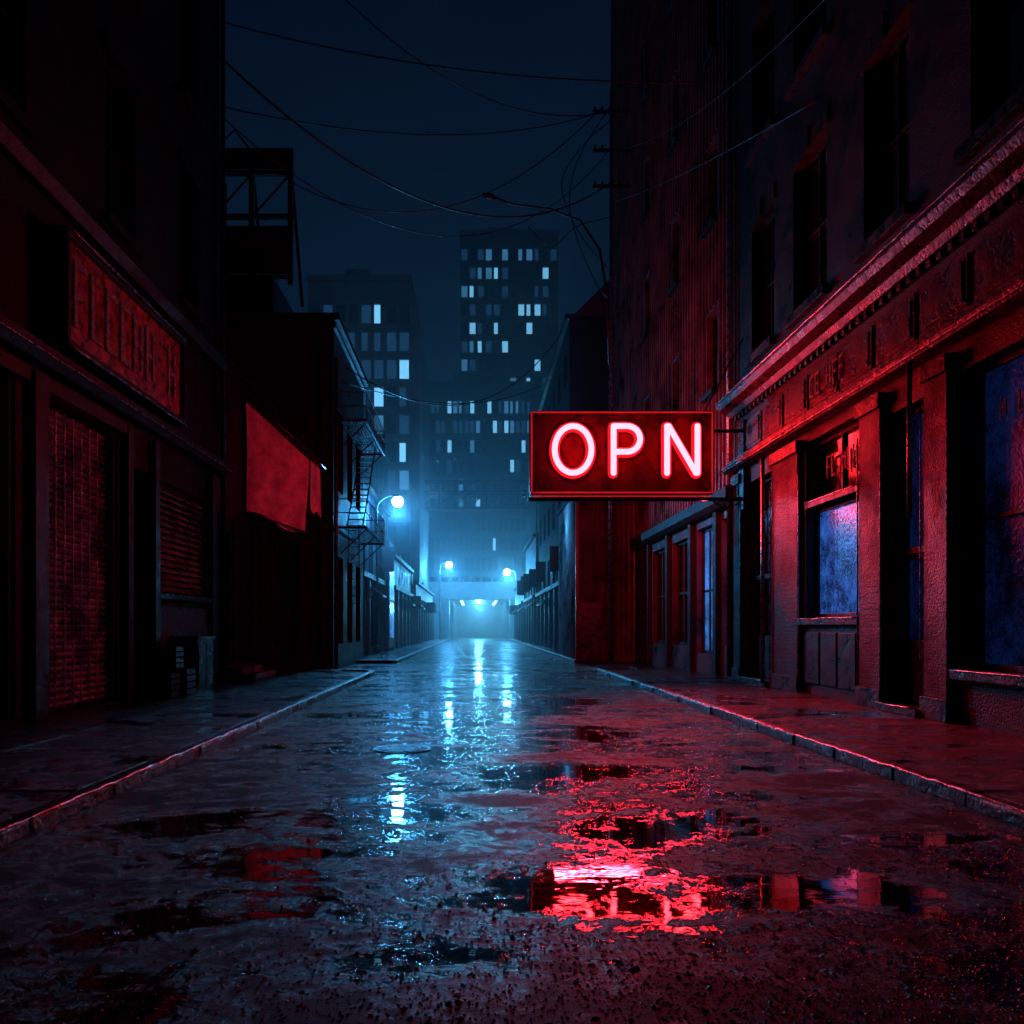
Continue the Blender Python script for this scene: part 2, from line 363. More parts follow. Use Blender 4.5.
st.prof(F,-.2,16.9,[(0,7.1),(.16,7.1),(.24,7.22),(.45,7.3),(.52,7.42),(.52,7.52),(.1,7.64),(0,7.64)])
u=0
while u<16.6:
    st.ob(F,u,u+.12,7.0,7.1,0.002,.10); u+=.3
u=0.2
while u<16:
    st.ob(F,u,u+1.3,6.05,6.8,.0,.05)
    st.ob(F,u+.1,u+1.2,6.13,6.72,.05,.06+random.uniform(0,.02)); u+=1.45
let=MB()
def glyphs(mb,F,u0,u1,v0,v1,n0,n1,cw,seed,flip=False):
    R=random.Random(seed); u=u0
    while u+cw<=u1:
        w=cw*.72; t=cw*.17
        k=R.randint(0,5)
        if R.random()<.12: u+=cw; continue
        H=v1-v0
        def q(a,b,c,d):
            if flip: a,b=2*u+w-b,2*u+w-a
            mb.ob(F,a,b,c,d,n0,n1)
        q(u,u+t,v0,v1)
        if k in(0,1,3): q(u+t,u+w,v1-t,v1)
        if k in(0,2,3): q(u+t,u+w,v0,v0+t)
        if k in(0,1,4): q(u+t,u+w*.8,v0+H*.45,v0+H*.45+t)
        if k in(2,4,5): q(u+w-t,u+w-.001,v0+t+.01,v1-t-.01)
        if k==5: q(u+t,u+w-t,v0+H*.6,v0+H*.6+t)
        u+=cw
glyphs(let,F,9.9,11.6,6.2,6.65,.09,.12,.28,3,True)
glyphs(let,F,10.0,11.6,4.55,5.0,-.2,-.18,.24,5,True)
glyphs(let,F,4.9,6.1,4.35,4.65,-.2,-.18,.2,9,True)
let.make('lettering',M['lettering'],E)
wall.box(7.01,20,5.9,6.0,0,24); wall.box(7.7,20,6,22.7,23.8,24.0); st.prof(F,-.2,16.9,[(0,23.4),(.5,23.6),(.5,24.1),(0,24.1)])
wall.make('walls',M['brickR'],E); pier.make('brick_piers',M['brickP'],E,bevel=.01); gl.make('windows',M['glass'],E); fa.make('painted_reflection_panes',M['glowA'],E); fd.make('dim_glow_panes',M['glowD'],E)
tr.make('joinery',M['trim'],E,bevel=.008); st.make('cornice_and_sills',M['stone'],E,bevel=.012); wood.make('door_panels',M['wood'],E,bevel=.01)

# ------------------------------------------------------------ right tall warehouse with ribbed siding
E=empty('ribbed_warehouse')
F=(V((7.06,22.78,0)),V((0,1,0)),V((-1,0,0)))
wall=MB();gl=MB();fb=MB();tr=MB();rib=MB()
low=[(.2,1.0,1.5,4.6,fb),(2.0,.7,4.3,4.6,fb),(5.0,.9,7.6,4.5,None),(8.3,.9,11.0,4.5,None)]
ops=low+[(a,z,a+1.1,z+2.4,None) for z in (8.5,13.5,18.5,23.5) for a in (2.0,6.5,11.5)]
facade(wall,gl,F,21.2,38,ops,.25)
for o in low: frames(tr,F,o,.25,.1,2,1)
for o in ops[4:]: frames(tr,F,o,.25,.08,1,2); tr.ob(F,o[0]-.1,o[2]+.1,o[1]-.15,o[1],0,.2)
u=.1
while u<21:
    segs=[(5.4,38)]
    for o in ops[4:]:
        if o[0]-.2<u<o[2]+.12:
            segs=[(5.4,8.3),(11.0,13.3),(16.0,18.3),(21.0,23.3),(26.0,38)]
    for a,b in segs: rib.ob(F,u,u+.09,a,b,0,.07)
    u+=.36
tr.prof(F,-.02,21.2,[(0,4.85),(.25,4.85),(.35,5.0),(.35,5.3),(0,5.4)])
for a in (-.0,1.6,4.5,7.8,11.2): tr.ob(F,a+.02,a+.34,.1,4.85,0,.16)
wall.box(7.07,22,43.98,44.1,0,38); wall.box(7.4,22,22.6,22.77,24.2,38); wall.box(7.4,22,22.8,43.9,37.7,37.9)
wall.make('walls',M['stucco'],E); rib.make('siding_ribs',M['siding'],E); gl.make('windows',M['glass'],E); fb.make('painted_reflection_panes',M['glowB'],E); tr.make('joinery',M['trim'],E,bevel=.01)  # street-level panes carry a painted blue reflection

# corrugated shed
E=empty('corrugated_shed')
def corrug(mb,F,W,H,p=.22,a=.05,z0=0):
    O,U,Nn=F; n=int(W/p*4); i=len(mb.v)
    for k in range(n+1):
        u=W*k/n; d=a*math.sin(2*math.pi*u/p)
        mb.v.append(O+U*u+Nn*d+Z*z0); mb.v.append(O+U*u+Nn*d+Z*H)
    for k in range(n): mb.f.append((i+2*k,i+2*k+2,i+2*k+3,i+2*k+1))
w=MB(); corrug(w,(V((4.45,37.0,0)),V((1,0,0)),V((0,-1,0))),2.55,7.4); corrug(w,(V((4.45,37,0)),V((0,1,0)),V((-1,0,0))),8,7.4)
w.make('cladding',M['siding'],E)
w=MB(); w.box(4.3,7.0,36.8,45.1,7.42,7.58); w.box(4.5,5.5,36.85,36.92,.1,2.6); w.box(4.36,4.48,36.84,36.94,0,7.4); w.make('roof_and_door',M['metal'],E)
w=MB(); w.box(4.55,6.9,37.1,45,0,7.3); w.make('core',M['dkconc'],E)

def catenary(a,b,sag,n=22):
    a=V(a);b=V(b); return [a.lerp(b,k/n)-Z*(sag*4*(k/n)*(1-k/n)) for k in range(n+1)]
E=empty('utility_pole')
w=MB(); w.tube([(5.68,35.5,0),(5.68,35.5,12),(5.68,35.5,24)],[.11,.085,.06],12); w.make('pole',M['galv'],E,True)
w=MB()
for z in (19.9,23.0,21.4): w.box(4.9,6.5,35.38,35.48,z-.06,z+.06)
for z in (19.9,23.0,21.4):
    for x in (5.0,5.3,6.0,6.4): w.tube([(x,35.43,z+.06),(x,35.43,z+.22)],.04,8)
w.make('crossarms',M['metal'],E)
w=MB(); w.tube([(5.62,35.5,12.5),(5.5,35.5,15.5),(5.2,35.5,17.3),(4.4,35.5,18.5),(3.1,35.5,19.0),(1.5,35.5,19.2),(.75,35.5,19.5)],[.06,.06,.055,.05,.045,.04,.04],8)
w.tube([(.9,35.5,19.45),(.6,35.5,19.52),(.3,35.5,19.6)],[.05,.14,.07],8); w.make('lamp_arm',M['metal'],E,True)
w=MB()
for pts in ([(5.6,35.4,22.6),(4.5,35.4,21.6),(3.6,35.4,20),(4.3,35.4,18),(5.5,35.4,16.5)],[(5.6,35.4,23.2),(4.2,35.4,20.8),(4.0,35.4,18.6),(5.0,35.4,15.9),(5.6,35.4,15.2)],[(5.6,35.4,18.6),(4.2,35.4,18.2),(3.2,35.4,17.4),(2.2,35.4,18.2)]):
    q=[]
    for i in range(len(pts)-1):
        for k in range(5):
            t=k/5; p0=V(pts[max(i-1,0)]);p1=V(pts[i]);p2=V(pts[i+1]);p3=V(pts[min(i+2,len(pts)-1)])
            q.append(.5*((2*p1)+(p2-p0)*t+(2*p0-5*p1+4*p2-p3)*t*t+(3*p1-p0-3*p2+p3)*t**3))
    q.append(V(pts[-1])); w.tube(q,.02,6)
w.make('slack_cables',M['cable'],E,True)

w=MB()
for a,b,s,r in [((-6.6,22,17.2),(6.9,20.5,14.7),.55,.02),((-6.6,21.8,16.2),(5.6,35.4,20.0),2.6,.03),((-6.6,22,15.0),(5.6,35.4,23.1),.9,.02),
              ((-4.9,30,24.0),(5.6,35.4,23.0),1.6,.024),((-7.5,34,19.4),(5.3,35.4,23.2),2.6,.022),((6.95,17.2,12.2),(5.7,35.4,19.2),.2,.018),
              ((-5,30,11.0),(5.3,48,18.8),3.0,.026),((-5,30,10.3),(5.2,52,17),1.3,.022),((-6.6,21.5,14.6),(5.6,35.4,21.4),3.4,.016),((6.95,15,13.4),(5.7,35.4,21.4),.8,.014)]:
    w.tube(catenary(a,b,s),r,6)
w.make('overhead_wires',M['cable'],None,True)

# ------------------------------------------------------------ OPN neon sign
E=empty('neon_open_sign')
x0,x1,z0,z1=1.42,6.12,4.95,7.05; yf,yb=21.85,22.2
w=MB(); w.box(x0+.05,x1-.05,yf+.06,yb-.06,z0+.05,z1-.05); w.make('sign_face',M['signface'],E)
w=MB()
w.box(x0,x1,yf,yb,z1-.07,z1+.02); w.box(x0,x1,yf,yb,z0-.02,z0+.07); w.box(x0-.02,x0+.06,yf+.002,yb-.002,z0+.07,z1-.07); w.box(x1-.06,x1+.02,yf+.002,yb-.002,z0+.07,z1-.07)
w.box(x0-.05,6.98,21.95,22.1,z0-.17,z0-.08); w.box(x0+.3,x0+.38,21.95,22.1,z0-.08,z0-.02); w.box(x1-.4,x1-.32,21.95,22.1,z0-.08,z0-.02)
w.box(6.2,6.98,21.97,22.08,z1-.5,z1-.42); w.box(6.88,6.99,21.8,22.25,z0-.4,z1-.2)
w.make('frame_and_bracket',M['metal'],E,bevel=.01)
w=MB(); w.tube([(x1-.2,22.03,z1+.02),(6.95,22.03,9.0)],.018,6)
w.tube([(6.1,22.1,z0-.1),(6.5,22.15,z0-.35),(6.9,22.2,z0-.2)],.02,6); w.make('stay_cables',M['cable'],E)
def letters(y, mir=False):
    cz=6.07; H=.60
    L=[]
    L.append(([(2.51+.47*math.cos(t),0,cz+H*math.sin(t)) for t in [2*math.pi*k/40 for k in range(40)]],True))
    p=[(3.55,0,cz-H),(3.55,0,cz+H)]
    p+= [(3.9,0,cz+H)]+[(3.9+.33*math.sin(t),0,cz+H-.33+.33*math.cos(t)) for t in [math.pi*k/12 for k in range(1,12)]]+[(3.9,0,cz+H-.66),(3.55,0,cz+H-.66)]
    L.append((p,False))
    L.append(([(4.92,0,cz-H),(4.92,0,cz+H),(4.96,0,cz+H),(5.66,0,cz-H),(5.70,0,cz-H),(5.70,0,cz+H)],False))
    out=[]
    for path,cl in L:
        out.append(([V(((x0+x1-q[0]) if mir else q[0], y, q[2])) for q in path],cl))
    return out
def dens(path,cl,step=.05):
    o=[]; n=len(path)
    for i in range(n if cl else n-1):
        a=path[i];b=path[(i+1)%n];k=max(1,int((b-a).length/step))
        for j in range(k): o.append(a.lerp(b,j/k))
    if not cl: o.append(path[-1])
    return o
def seg_tubes(mb,path,cl,r):
    if cl: mb.tube(path,r,10,True); return
    for i in range(len(path)-1):
        mb.tube([path[i],path[i+1]],r,10)
    for p in path:
        i0=len(mb.v); R=8
        for a in range(1,4):
            for k in range(R):
                ph=math.pi*a/4; t=2*math.pi*k/R
                mb.v.append(p+V((math.sin(ph)*math.cos(t),math.cos(ph),math.sin(ph)*math.sin(t)))*r*1.01)
        for a in range(2):
            for k in range(R): mb.f.append((i0+a*R+k,i0+a*R+(k+1)%R,i0+(a+1)*R+(k+1)%R,i0+(a+1)*R+k))
        mb.f.append(tuple(i0+k for k in range(R))); mb.f.append(tuple(i0+2*R+k for k in range(R)))
core=MB(); rim=MB(); bor=MB()
for y,mir in ((yf-.05,False),(yb+.05,True)):
    for path,cl in letters(y,mir):
        seg_tubes(core,path,cl,.078)
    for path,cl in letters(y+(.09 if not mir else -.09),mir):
        seg_tubes(rim,path,cl,.135)  # wider emissive tubes paint a red halo behind the letters
    bb=[V((x0+.03,y+.02,z0+.02)),V((x1-.03,y+.02,z0+.02)),V((x1-.03,y+.02,z1-.02)),V((x0+.03,y+.02,z1-.02))]
    bor.tube(dens(bb,True,.3),.022,8,True)
# glowing tube slung below the box
bor.tube([(x0+.05,21.9,z0-.06),(x1-.05,21.9,z0-.06)],.016,8)
core.make('neon_letters',M['neon'],E,True); rim.make('letter_halos',M['neonrim'],E,True); bor.make('neon_border',M['neonborder'],E,True)
def area(name,loc,rot,sx,sy,pw,col,par,spread=None):
    l=bpy.data.lights.new(name,'AREA'); l.shape='RECTANGLE'; l.size=sx; l.size_y=sy; l.energy=pw; l.color=col
    if spread: l.spread=math.radians(spread)
    o=bpy.data.objects.new(name,l); o.location=loc; o.rotation_euler=rot; S.collection.objects.link(o); o.parent=par; return o
area('neon_light_back',(3.77,yb+.2,6),(math.radians(90),0,0),4.2,1.5,210,(1,.02,.05),E)
# added red fill light, tilted down to redden the wet street before the sign
area('red_road_fill',(4.0,21.8,z0-.2),(math.radians(-58),0,math.radians(6)),4.0,.10,180,(1,.02,.045),E,95)

# ------------------------------------------------------------ left near building
E=empty('brick_corner_building')
F=(V((-6.6,5,0)),V((0,1,0)),V((1,0,0)))  # u=y-5
wall=MB();gl=MB();tr=MB();st=MB();sh=MB();slat=MB()
rollers=[(8.1,.15,10.7,5.1,sh),(4.2,.15,7.2,5.1,sh)]
louv=[(12.5,2.2,15.8,4.6,slat)]
door=[(11.2,.2,12.2,4.6,None)]
upw=[(a,z,a+1.3,z+3.0,None) for z in (8.9,13.6,18.2) for a in (2.5,6.2,10.2,14.0)]
facade(wall,gl,F,17,25,rollers+louv+door+upw,.25)
for o in upw: frames(tr,F,o,.25,.07,1,1); wall.ob(F,o[0]-.12,o[2]+.12,o[1]-.18,o[1],0.001,.13); wall.ob(F,o[0]-.12,o[2]+.12,o[3]+.002,o[3]+.28,0.001,.06)
ss=MB()
for o in rollers:
    z=o[1]+.05
    while z<o[3]-.1:
        ss.prof(F,o[0]+.08,o[2]-.08,[(-.24,z),(-.19,z+.015),(-.165,z+.05),(-.19,z+.085),(-.24,z+.1)]); z+=.115
    tr.ob(F,o[0]+.003,o[0]+.08,.15,5.09,-.24,-.05); tr.ob(F,o[2]-.08,o[2]-.003,.15,5.09,-.24,-.05)
    n=int((o[2]-o[0])/.3)
    for k in range(1,n): ss.ob(F,o[0]+k*.3-.012,o[0]+k*.3+.012,.2,5.0,-.18,-.155)
    tr.ob(F,o[0]-.2,o[2]+.2,5.1,5.32,0,.12)
for o in louv:
    z=o[1]+.08
    while z<o[3]-.1:
        ss.prof(F,o[0]+.08,o[2]-.08,[(-.2,z+.1),(-.18,z+.12),(-.04,z+.02),(-.06,z)]); z+=.14
    frames(tr,F,o,.2,.1,1,0); tr.ob(F,o[0]-.08,o[2]+.08,o[1]-.1,o[1],0,.15)
st.ob(F,12.5,15.8,.6,1.95,0.0,.06)
for (a,b) in ((7.5,7.9),(10.85,11.1),(12.2,12.45),(15.95,16.3)): tr.ob(F,a,b,.12,5.3,0,.14)
tr.prof(F,-.1,17.0,[(0,5.42),(.2,5.42),(.3,5.55),(.3,5.68),(0,5.76)])
tr.prof(F,-.1,17.0,[(0,8.1),(.15,8.1),(.25,8.3),(0,8.4)])
wall.box(-20,-6.61,21.9,22.0,0,25); wall.box(-20,-6.61,4.9,5.0,0,25); wall.box(-20,-7,5,22,24.8,24.95)
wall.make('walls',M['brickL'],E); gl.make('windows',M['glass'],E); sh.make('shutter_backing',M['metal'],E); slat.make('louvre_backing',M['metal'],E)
tr.make('joinery',M['trim'],E,bevel=.008); st.make('stall_panel',M['stone'],E,bevel=.012); ss.make('shutter_slats',M['shutter'],E)
w=MB(); w.tube([(-6.5,21.9,.1),(-6.5,21.9,24)],.06,8); w.make('downpipe',M['metal'],E,True)
w=MB()
def edge2(u0,u1,n,z,r=.012):  # metal strips added on this side to catch red glints
    O,U,Nn=F; k=max(2,int((u1-u0)/.35)); w.tube([O+U*(u0+(u1-u0)*i/k)+Nn*(n+random.uniform(-.004,.004))+Z*(z+random.uniform(-.005,.005)) for i in range(k+1)],r,6)
edge2(0,17,.305,5.55); edge2(12.4,15.9,.155,2.2); w.make('glint_strips',M['galv'],E,True)
E=empty('shop_signboard')
w=MB(); w.ob(F,8.0,13.1,5.92,7.5,.15,.32); w.make('board',M['signboard'],E)
w=MB()
for (a,b,c,d) in ((7.9,13.2,7.5,7.62),(7.9,13.2,5.8,5.92),(7.9,8.0,5.92,7.5),(13.1,13.2,5.92,7.5)): w.ob(F,a,b,c,d,.05,.42)
for a in (8.5,10.6,12.7): w.ob(F,a,a+.08,6.1,7.3,0,.15)
w.make('frame',M['trim'],E,bevel=.012)
w=MB(); glyphs(w,F,8.25,12.9,6.2,7.25,.32,.36,.58,21); o=w.make('lettering',M['lettering'],E)
w=MB(); edge2(7.9,13.2,.43,5.81,.02); edge2(7.9,13.2,.43,7.61,.016); w.make('glint_strips',M['galv'],E,True)  # glint-catching strips added along the board frame
# low annex with awning
E=empty('shop_annex')
F=(V((-7.0,22.02,0)),V((0,1,0)),V((1,0,0)))
wall=MB();gl=MB();tr=MB()
ops=[(.9,.3,2.2,4.2,None),(3.0,.3,4.4,4.2,None),(5.0,1.0,6.8,4.2,None)]
facade(wall,gl,F,7.4,8.9,ops,.25)
for o in ops: frames(tr,F,o,.25,.09,1,1)
tr.ob(F,-.0,7.5,8.9,9.05,-.3,.15)
for a in (.3,2.4,4.5,7.0): tr.ob(F,a,a+.35,.12,4.6,0,.1)
wall.box(-14,-7.01,29.4,29.5,0,8.9); wall.box(-14,-7.05,22.1,29.4,8.6,8.8)
wall.make('walls',M['soot'],E); gl.make('windows',M['glass'],E); tr.make('joinery',M['trim'],E,bevel=.01)
E=empty('awning')
w=MB()
def cloth(mb,fn,nu,nv):
    i=len(mb.v)
    for a in range(nu+1):
        for b in range(nv+1): mb.v.append(V(fn(a/nu,b/nv)))
    for a in range(nu):
        for b in range(nv):
            p=i+a*(nv+1)+b; mb.f.append((p,p+1,p+nv+2,p+nv+1))
Y0=25.6
cloth(w,lambda a,b:(-6.95+1.75*b, Y0+1.5*b+(3.2-1.5*b)*a, 8.4-1.5*b-.08*math.sin(b*math.pi)+.02*math.sin(a*20)),24,10)
cloth(w,lambda a,b:(-6.9+1.6*a+.02*math.sin(b*5)-.10*b*a, Y0+1.5*a+.07*math.sin(a*15+b*3)*(.3+b)+.08*b*b, (8.3-1.45*a)*(1-b)+(5.0-.5*a+.10*math.sin(a*7))*b),36,16)
cloth(w,lambda a,b:(-5.25+.04*math.sin(a*14)*b, Y0+1.5+1.7*a, 6.87-1.6*b-.05*math.sin(a*21)*b),30,6)
w.make('cloth',M['cloth'],E,True)
w=MB()
w.tube([(-6.95,Y0-.05,8.5),(-5.0,Y0+1.5,6.85)],.055,8); w.tube([(-6.95,Y0+3.2,8.5),(-5.1,Y0+3.2,6.9)],.045,8)
w.tube([(-5.1,Y0+1.4,6.9),(-5.1,Y0+3.3,6.9)],.045,8); w.tube([(-6.9,Y0-.02,5.0),(-5.35,Y0+1.5,4.52)],.03,8); w.make('frame',M['metal'],E,True)
E=empty('door_steps'); w=MB(); w.box(-7.0,-6.2,22.5,24.8,.12,.42); w.box(-6.2,-5.8,22.5,24.8,.12,.27); w.make('steps',M['concrete'],E,bevel=.02)
w=MB()
for y in (22.52,24.78): w.tube([(-5.9,y,.2),(-5.9,y,1.1),(-6.95,y,1.4)],.025,8)
w.make('handrails',M['metal'],E,True)
E=empty('utility_cabinet'); w=MB(); w.box(-6.5,-5.95,18.2,19.3,.16,1.25); w.box(-6.55,-5.9,18.15,19.35,1.25,1.31); w.box(-6.5,-5.97,18.22,19.28,.11,.16)
w.box(-5.95,-5.93,18.25,18.73,.24,1.18);w.box(-5.95,-5.93,18.77,19.25,.24,1.18); w.box(-6.42,-6.03,18.185,18.2,.3,1.15); w.make('cabinet',M['metal'],E,bevel=.01)
E=empty('crate_stack'); w=MB()
for k,(x,y,z,s) in enumerate([(-6.2,16.9,.13,.5),(-6.15,17.6,.13,.55),(-6.2,17.2,.69,.45)]):
    for j in range(4):
        w.box(x-s/2,x+s/2,y-s/2,y-s/2+.02,z+j*s/4,z+j*s/4+s*.19); w.box(x-s/2,x+s/2,y+s/2-.02,y+s/2,z+j*s/4,z+j*s/4+s*.19)
        w.box(x+s/2-.02,x+s/2,y-s/2+.021,y+s/2-.021,z+j*s/4,z+j*s/4+s*.19); w.box(x-s/2,x-s/2+.02,y-s/2+.021,y+s/2-.021,z+j*s/4,z+j*s/4+s*.19)
    w.box(x-s/2+.02,x+s/2-.02,y-s/2+.02,y+s/2-.02,z,z+.02)
w.make('crates',M['wood'],E)

# ------------------------------------------------------------ left second building
E=empty('warehouse_building')
wall=MB();gl=MB();tr=MB()
F=(V((-14,30,0)),V((1,0,0)),V((0,-1,0)))
ops=[(2.0,6.5,3.6,9.5,None),(4.6,6.5,6.2,9.5,None),(5.2,.3,7.8,4.5,None)]
facade(wall,gl,F,9.0,12.3,ops,.25)
for o in ops: frames(tr,F,o,.25,.09,2,2)
F2=(V((-5,30,0)),V((0,1,0)),V((1,0,0)))
ops2=[(a,z,a+1.4,z+h,None) for a in (.8,3.2,5.6) for z,h in ((.9,3.2),(6.5,3.0))]
facade(wall,gl,F2,8,12.3,ops2,.25)
for o in ops2: frames(tr,F2,o,.25,.08,1,2)
tr.box(-14.1,-4.78,29.78,38.1,12.3,12.55); tr.box(-14.1,-4.9,29.9,38.1,12.06,12.2)
for a in (0.1,4.2,8.55): tr.ob(F,a,a+.35,0,12.05,0,.13)
tr.ob(F,0,9,5.2,5.45,0,.1)
wall.box(-14,-5,37.9,38,0,12.3); wall.box(-13.9,-8.1,34,38,12.5,15.6)
wall.make('walls',M['soot'],E); gl.make('windows',M['glass'],E); tr.make('trim',M['trim'],E,bevel=.012)
w=MB(); w.tube([(-4.86,29.7,0),(-4.86,29.7,10.9)],.07,10); w.make('downpipe',M['metal'],E,True)
# fire escape on its street side
E=empty('fire_escape'); w=MB()
for z in (5.2,9.1):
    for k in range(9): w.box(-4.95+k*.11,-4.95+k*.11+.05,31,37.2,z,z+.04)
    w.box(-5,-3.95,31,31.06,z-.08,z-.003); w.box(-5,-3.95,37.14,37.2,z-.08,z-.003); w.box(-4.0,-3.95,31.07,37.13,z-.08,z-.003)
    for zz in (z+.5,z+1.0):
        w.tube([(-4.98,31.02,zz),(-3.97,31.02,zz),(-3.97,37.18,zz),(-4.98,37.18,zz)],.022,6)
    y=31.02
    while y<37.2: w.tube([(-3.97,y,z),(-3.97,y,z+1.0)],.014,6); y+=.41
    for y in (31.3,34,36.9): w.tube([(-4.98,y,z-1.0),(-4.0,y,z-.05)],.025,6)
for x in (-4.85,-4.25): w.tube([(x,32,5.2),(x,36.2,9.1)],.03,6)
for k in range(14):
    t=(k+.5)/14; w.box(-4.85,-4.25,32+4.2*t-.1,32+4.2*t+.1,5.2+3.9*t,5.2+3.9*t+.03)
for x in (-4.7,-4.3): w.tube([(x,31.5,2.3),(x,31.5,5.2)],.02,6)
for k in range(10): w.tube([(-4.7,31.5,2.4+k*.3),(-4.3,31.5,2.4+k*.3)],.012,6)
w.make('landings_stairs_and_rails',M['metal'],E)
E=empty('rooftop_billboard_frame')
w=MB(); X0,X1=-10.8,-7.6; y=35
for x in (X0,-9.2,X1):
    w.box(x-.1,x+.1,y-.1,y+.1,15.6,21.2); w.tube([(x,y+.1,20.5),(x,y+2.4,15.6)],.07,6)
for z in (15.9,17.9,18.4,20.2,21.1): w.box(X0-.1,X1+.1,y-.13,y+.07,z-.09,z+.09)
for a,b in ((X0,-9.2),(-9.2,X1)): w.tube([(a,y,18.4),(b,y,20.2)],.05,6)
w.tube([(X0,y,21.1),(-9.9,y,22.0),(-9.2,y,21.1)],.05,6)
w.make('lattice',M['cable'],E)
w=MB(); w.box(X0,X1+.05,y-.16,y-.135,16.0,17.8); w.box(X0,X1,y-.16,y-.135,20.3,21.1); w.box(X0-.9,X0,y,y+2,15.6,20.8); w.make('panel',M['soot'],E)

# ------------------------------------------------------------ mid-distance rows
def row(name,side,x,y0,y1,h,seed,litp=.15,mat='stucco',bay=3.2,back=14):
    R=random.Random(seed); E=empty(name); wall=MB();gl=MB();tr=MB();lit=MB()
    F=(V((x,y0,0)),V((0,1,0)),V((1 if side<0 else -1,0,0)))
    W=y1-y0; ops=[]; n=max(1,int(W/bay))
    for k in range(n):
        a=W*(k+.5)/n; z=.7; f=0
        while z+2.4<h-.6:
            ops.append((a-.9,z if f else .5,a+.9,z+(2.5 if f==0 else 1.9),lit if (f==0 and R.random()<litp*2.5) or R.random()<litp*.3 else None)); z+=3.6; f+=1
    facade(wall,gl,F,W,h,ops,.2)
    for o in ops: frames(tr,F,o,.2,.09,1,1)
    for k in range(n+1): tr.ob(F,max(0,W*k/n-.2),min(W,W*k/n+.2),0,min(h,4.0)-.06,0,.16)
    tr.ob(F,-.1,W+.1,h,h+.25,-.3,.25); tr.ob(F,-.05,W+.05,3.95,4.2,0.0,.3)
    for k in range(n):
        if R.random()<.45:
            a=W*(k+.5)/n; d=R.uniform(.5,1.0); tr.prof(F,a-1.0,a+1.0,[(0,3.7),(d,3.2),(d,3.1),(0,3.55)])
        if R.random()<.35:
            a=W*(k+.2)/n; tr.ob(F,a,a+.08,3.0 if h<7 else 4.6,4.0 if h<7 else 6.0,.3,1.0)
        if R.random()<.5:
            a=W*(k+.7)/n; tr.ob(F,a,a+.7,h+.25,h+.25+R.uniform(.4,1.3),-1.6,-.8)
    xb=x+back*side
    F3=(V((min(x,xb),y0,0)),V((1,0,0)),V((0,-1,0)))
    facade(wall,gl,F3,back,h,[(1.5,1,3,3,None)] if h>5 else [],.15)
    wall.box(min(x,xb),max(x,xb),y1-.1,y1,0,h); wall.box(min(x,xb)+.05,max(x,xb)-.05,y0+.2,y1-.2,h-.3,h-.1)
    wall.make('walls',M[mat],E); gl.make('windows',M['glass'],E); tr.make('trim',M['trim'],E); lit.make('lit_windows',M['frostC'],E)
    return E
R3=row('shop_row_building',-1,-5.5,40,53,8.4,1,.3,'soot')
Fx=(V((-5.5,40,0)),V((0,1,0)),V((1,0,0)))
w=MB(); w.ob(Fx,9.9,12.9,.3,6.9,.17,.45); w.make('oriel_frame',M['trim'],R3)
w=MB(); w.ob(Fx,10.2,12.6,.9,3.0,.45,.47); w.ob(Fx,10.2,12.6,3.2,6.6,.45,.47); w.make('oriel_lit_panes',M['glowB'],R3)
row('shop_row_building',-1,-5.3,54,70,6.0,2,.5,'stucco')
row('shop_row_building',-1,-5.0,72,100,5.2,3,.4,'stucco')
LOFT=row('brick_loft_building',1,5.1,46,68,18.2,4,.08,'soot')
row('shop_row_building',1,5.0,70,84,9.0,5,.2,'stucco')
row('shop_row_building',1,4.9,85,104,6.0,6,.3,'stucco')
w=MB(); w.prof((V((5.3,46.2,0)),V((0,1,0)),V((1,0,0))),0,21,[(0,18.46),(2.6,21.0),(9,21.0),(9,18.46)]); w.make('pitched_roof',M['dkconc'],LOFT)
row('storehouse_building',-1,-8.2,58,80,17,11,.1,'dkconc')

# footbridge linking the blocks over the far street
E=empty('footbridge')
w=MB(); y=101
w.box(-12,13,y,y+2.2,15.6,15.9); w.box(-12,13,y,y+.15,17.6,17.8); w.box(-12,13,y+2.05,y+2.2,17.6,17.8); w.box(-12,13,y,y+2.2,18.9,19.05)
x=-12
while x<12.9:
    w.box(x,x+.14,y,y+.14,15.9,18.9); w.box(x,x+.14,y+2.06,y+2.2,15.9,18.9); w.tube([(x,y+.07,15.9),(x+1.9,y+.07,17.6)],.06,6); x+=1.9
w.make('truss',M['metal'],E)
w=MB(); w.box(-13,-11.5,y-.5,y+2.7,0,19.3); w.box(12.5,14,y-.5,y+2.7,0,19.3); w.make('stair_towers',M['dkconc'],E)

# underpass closing the street
E=empty('underpass')
wall=MB();tr=MB();strip=MB()
F=(V((-9,112,0)),V((1,0,0)),V((0,-1,0)))
for (a,b) in ((0,5.6),(13.6,20)): wall.ob(F,a,b,0,5.2,-26,0)
wall.ob(F,0,20,5.2,7.2,-26,0.3)
tr.ob(F,-.2,20.2,7.2,7.5,-.2,.5); tr.ob(F,0,20,5.3,5.5,.3,.42)
for a in (5.1,13.6): tr.ob(F,a,a+.5,0,5.15,.002,.35)
k=0
while k<20: tr.ob(F,k,k+.12,7.5,8.6,0,.1); k+=1.4
tr.ob(F,0,20,8.6,8.72,-.02,.12)
for j in range(1,6):
    y=112+j*4.2
    for x in (-3.35,4.3): wall.box(x-.12,x+.42,y-.3,y+.3,0,5.1)
    strip.box(-2.0,-1.7,y-1.0,y+1.0,5.05,5.13); strip.box(2.7,3.0,y-1.0,y+1.0,5.05,5.13)
wall.box(-4,5,137.5,137.7,0,5.19)
wall.make('abutments_and_deck',M['concrete'],E); tr.make('railing_and_trim',M['concrete'],E); strip.make('strip_lights',M['strip'],E)
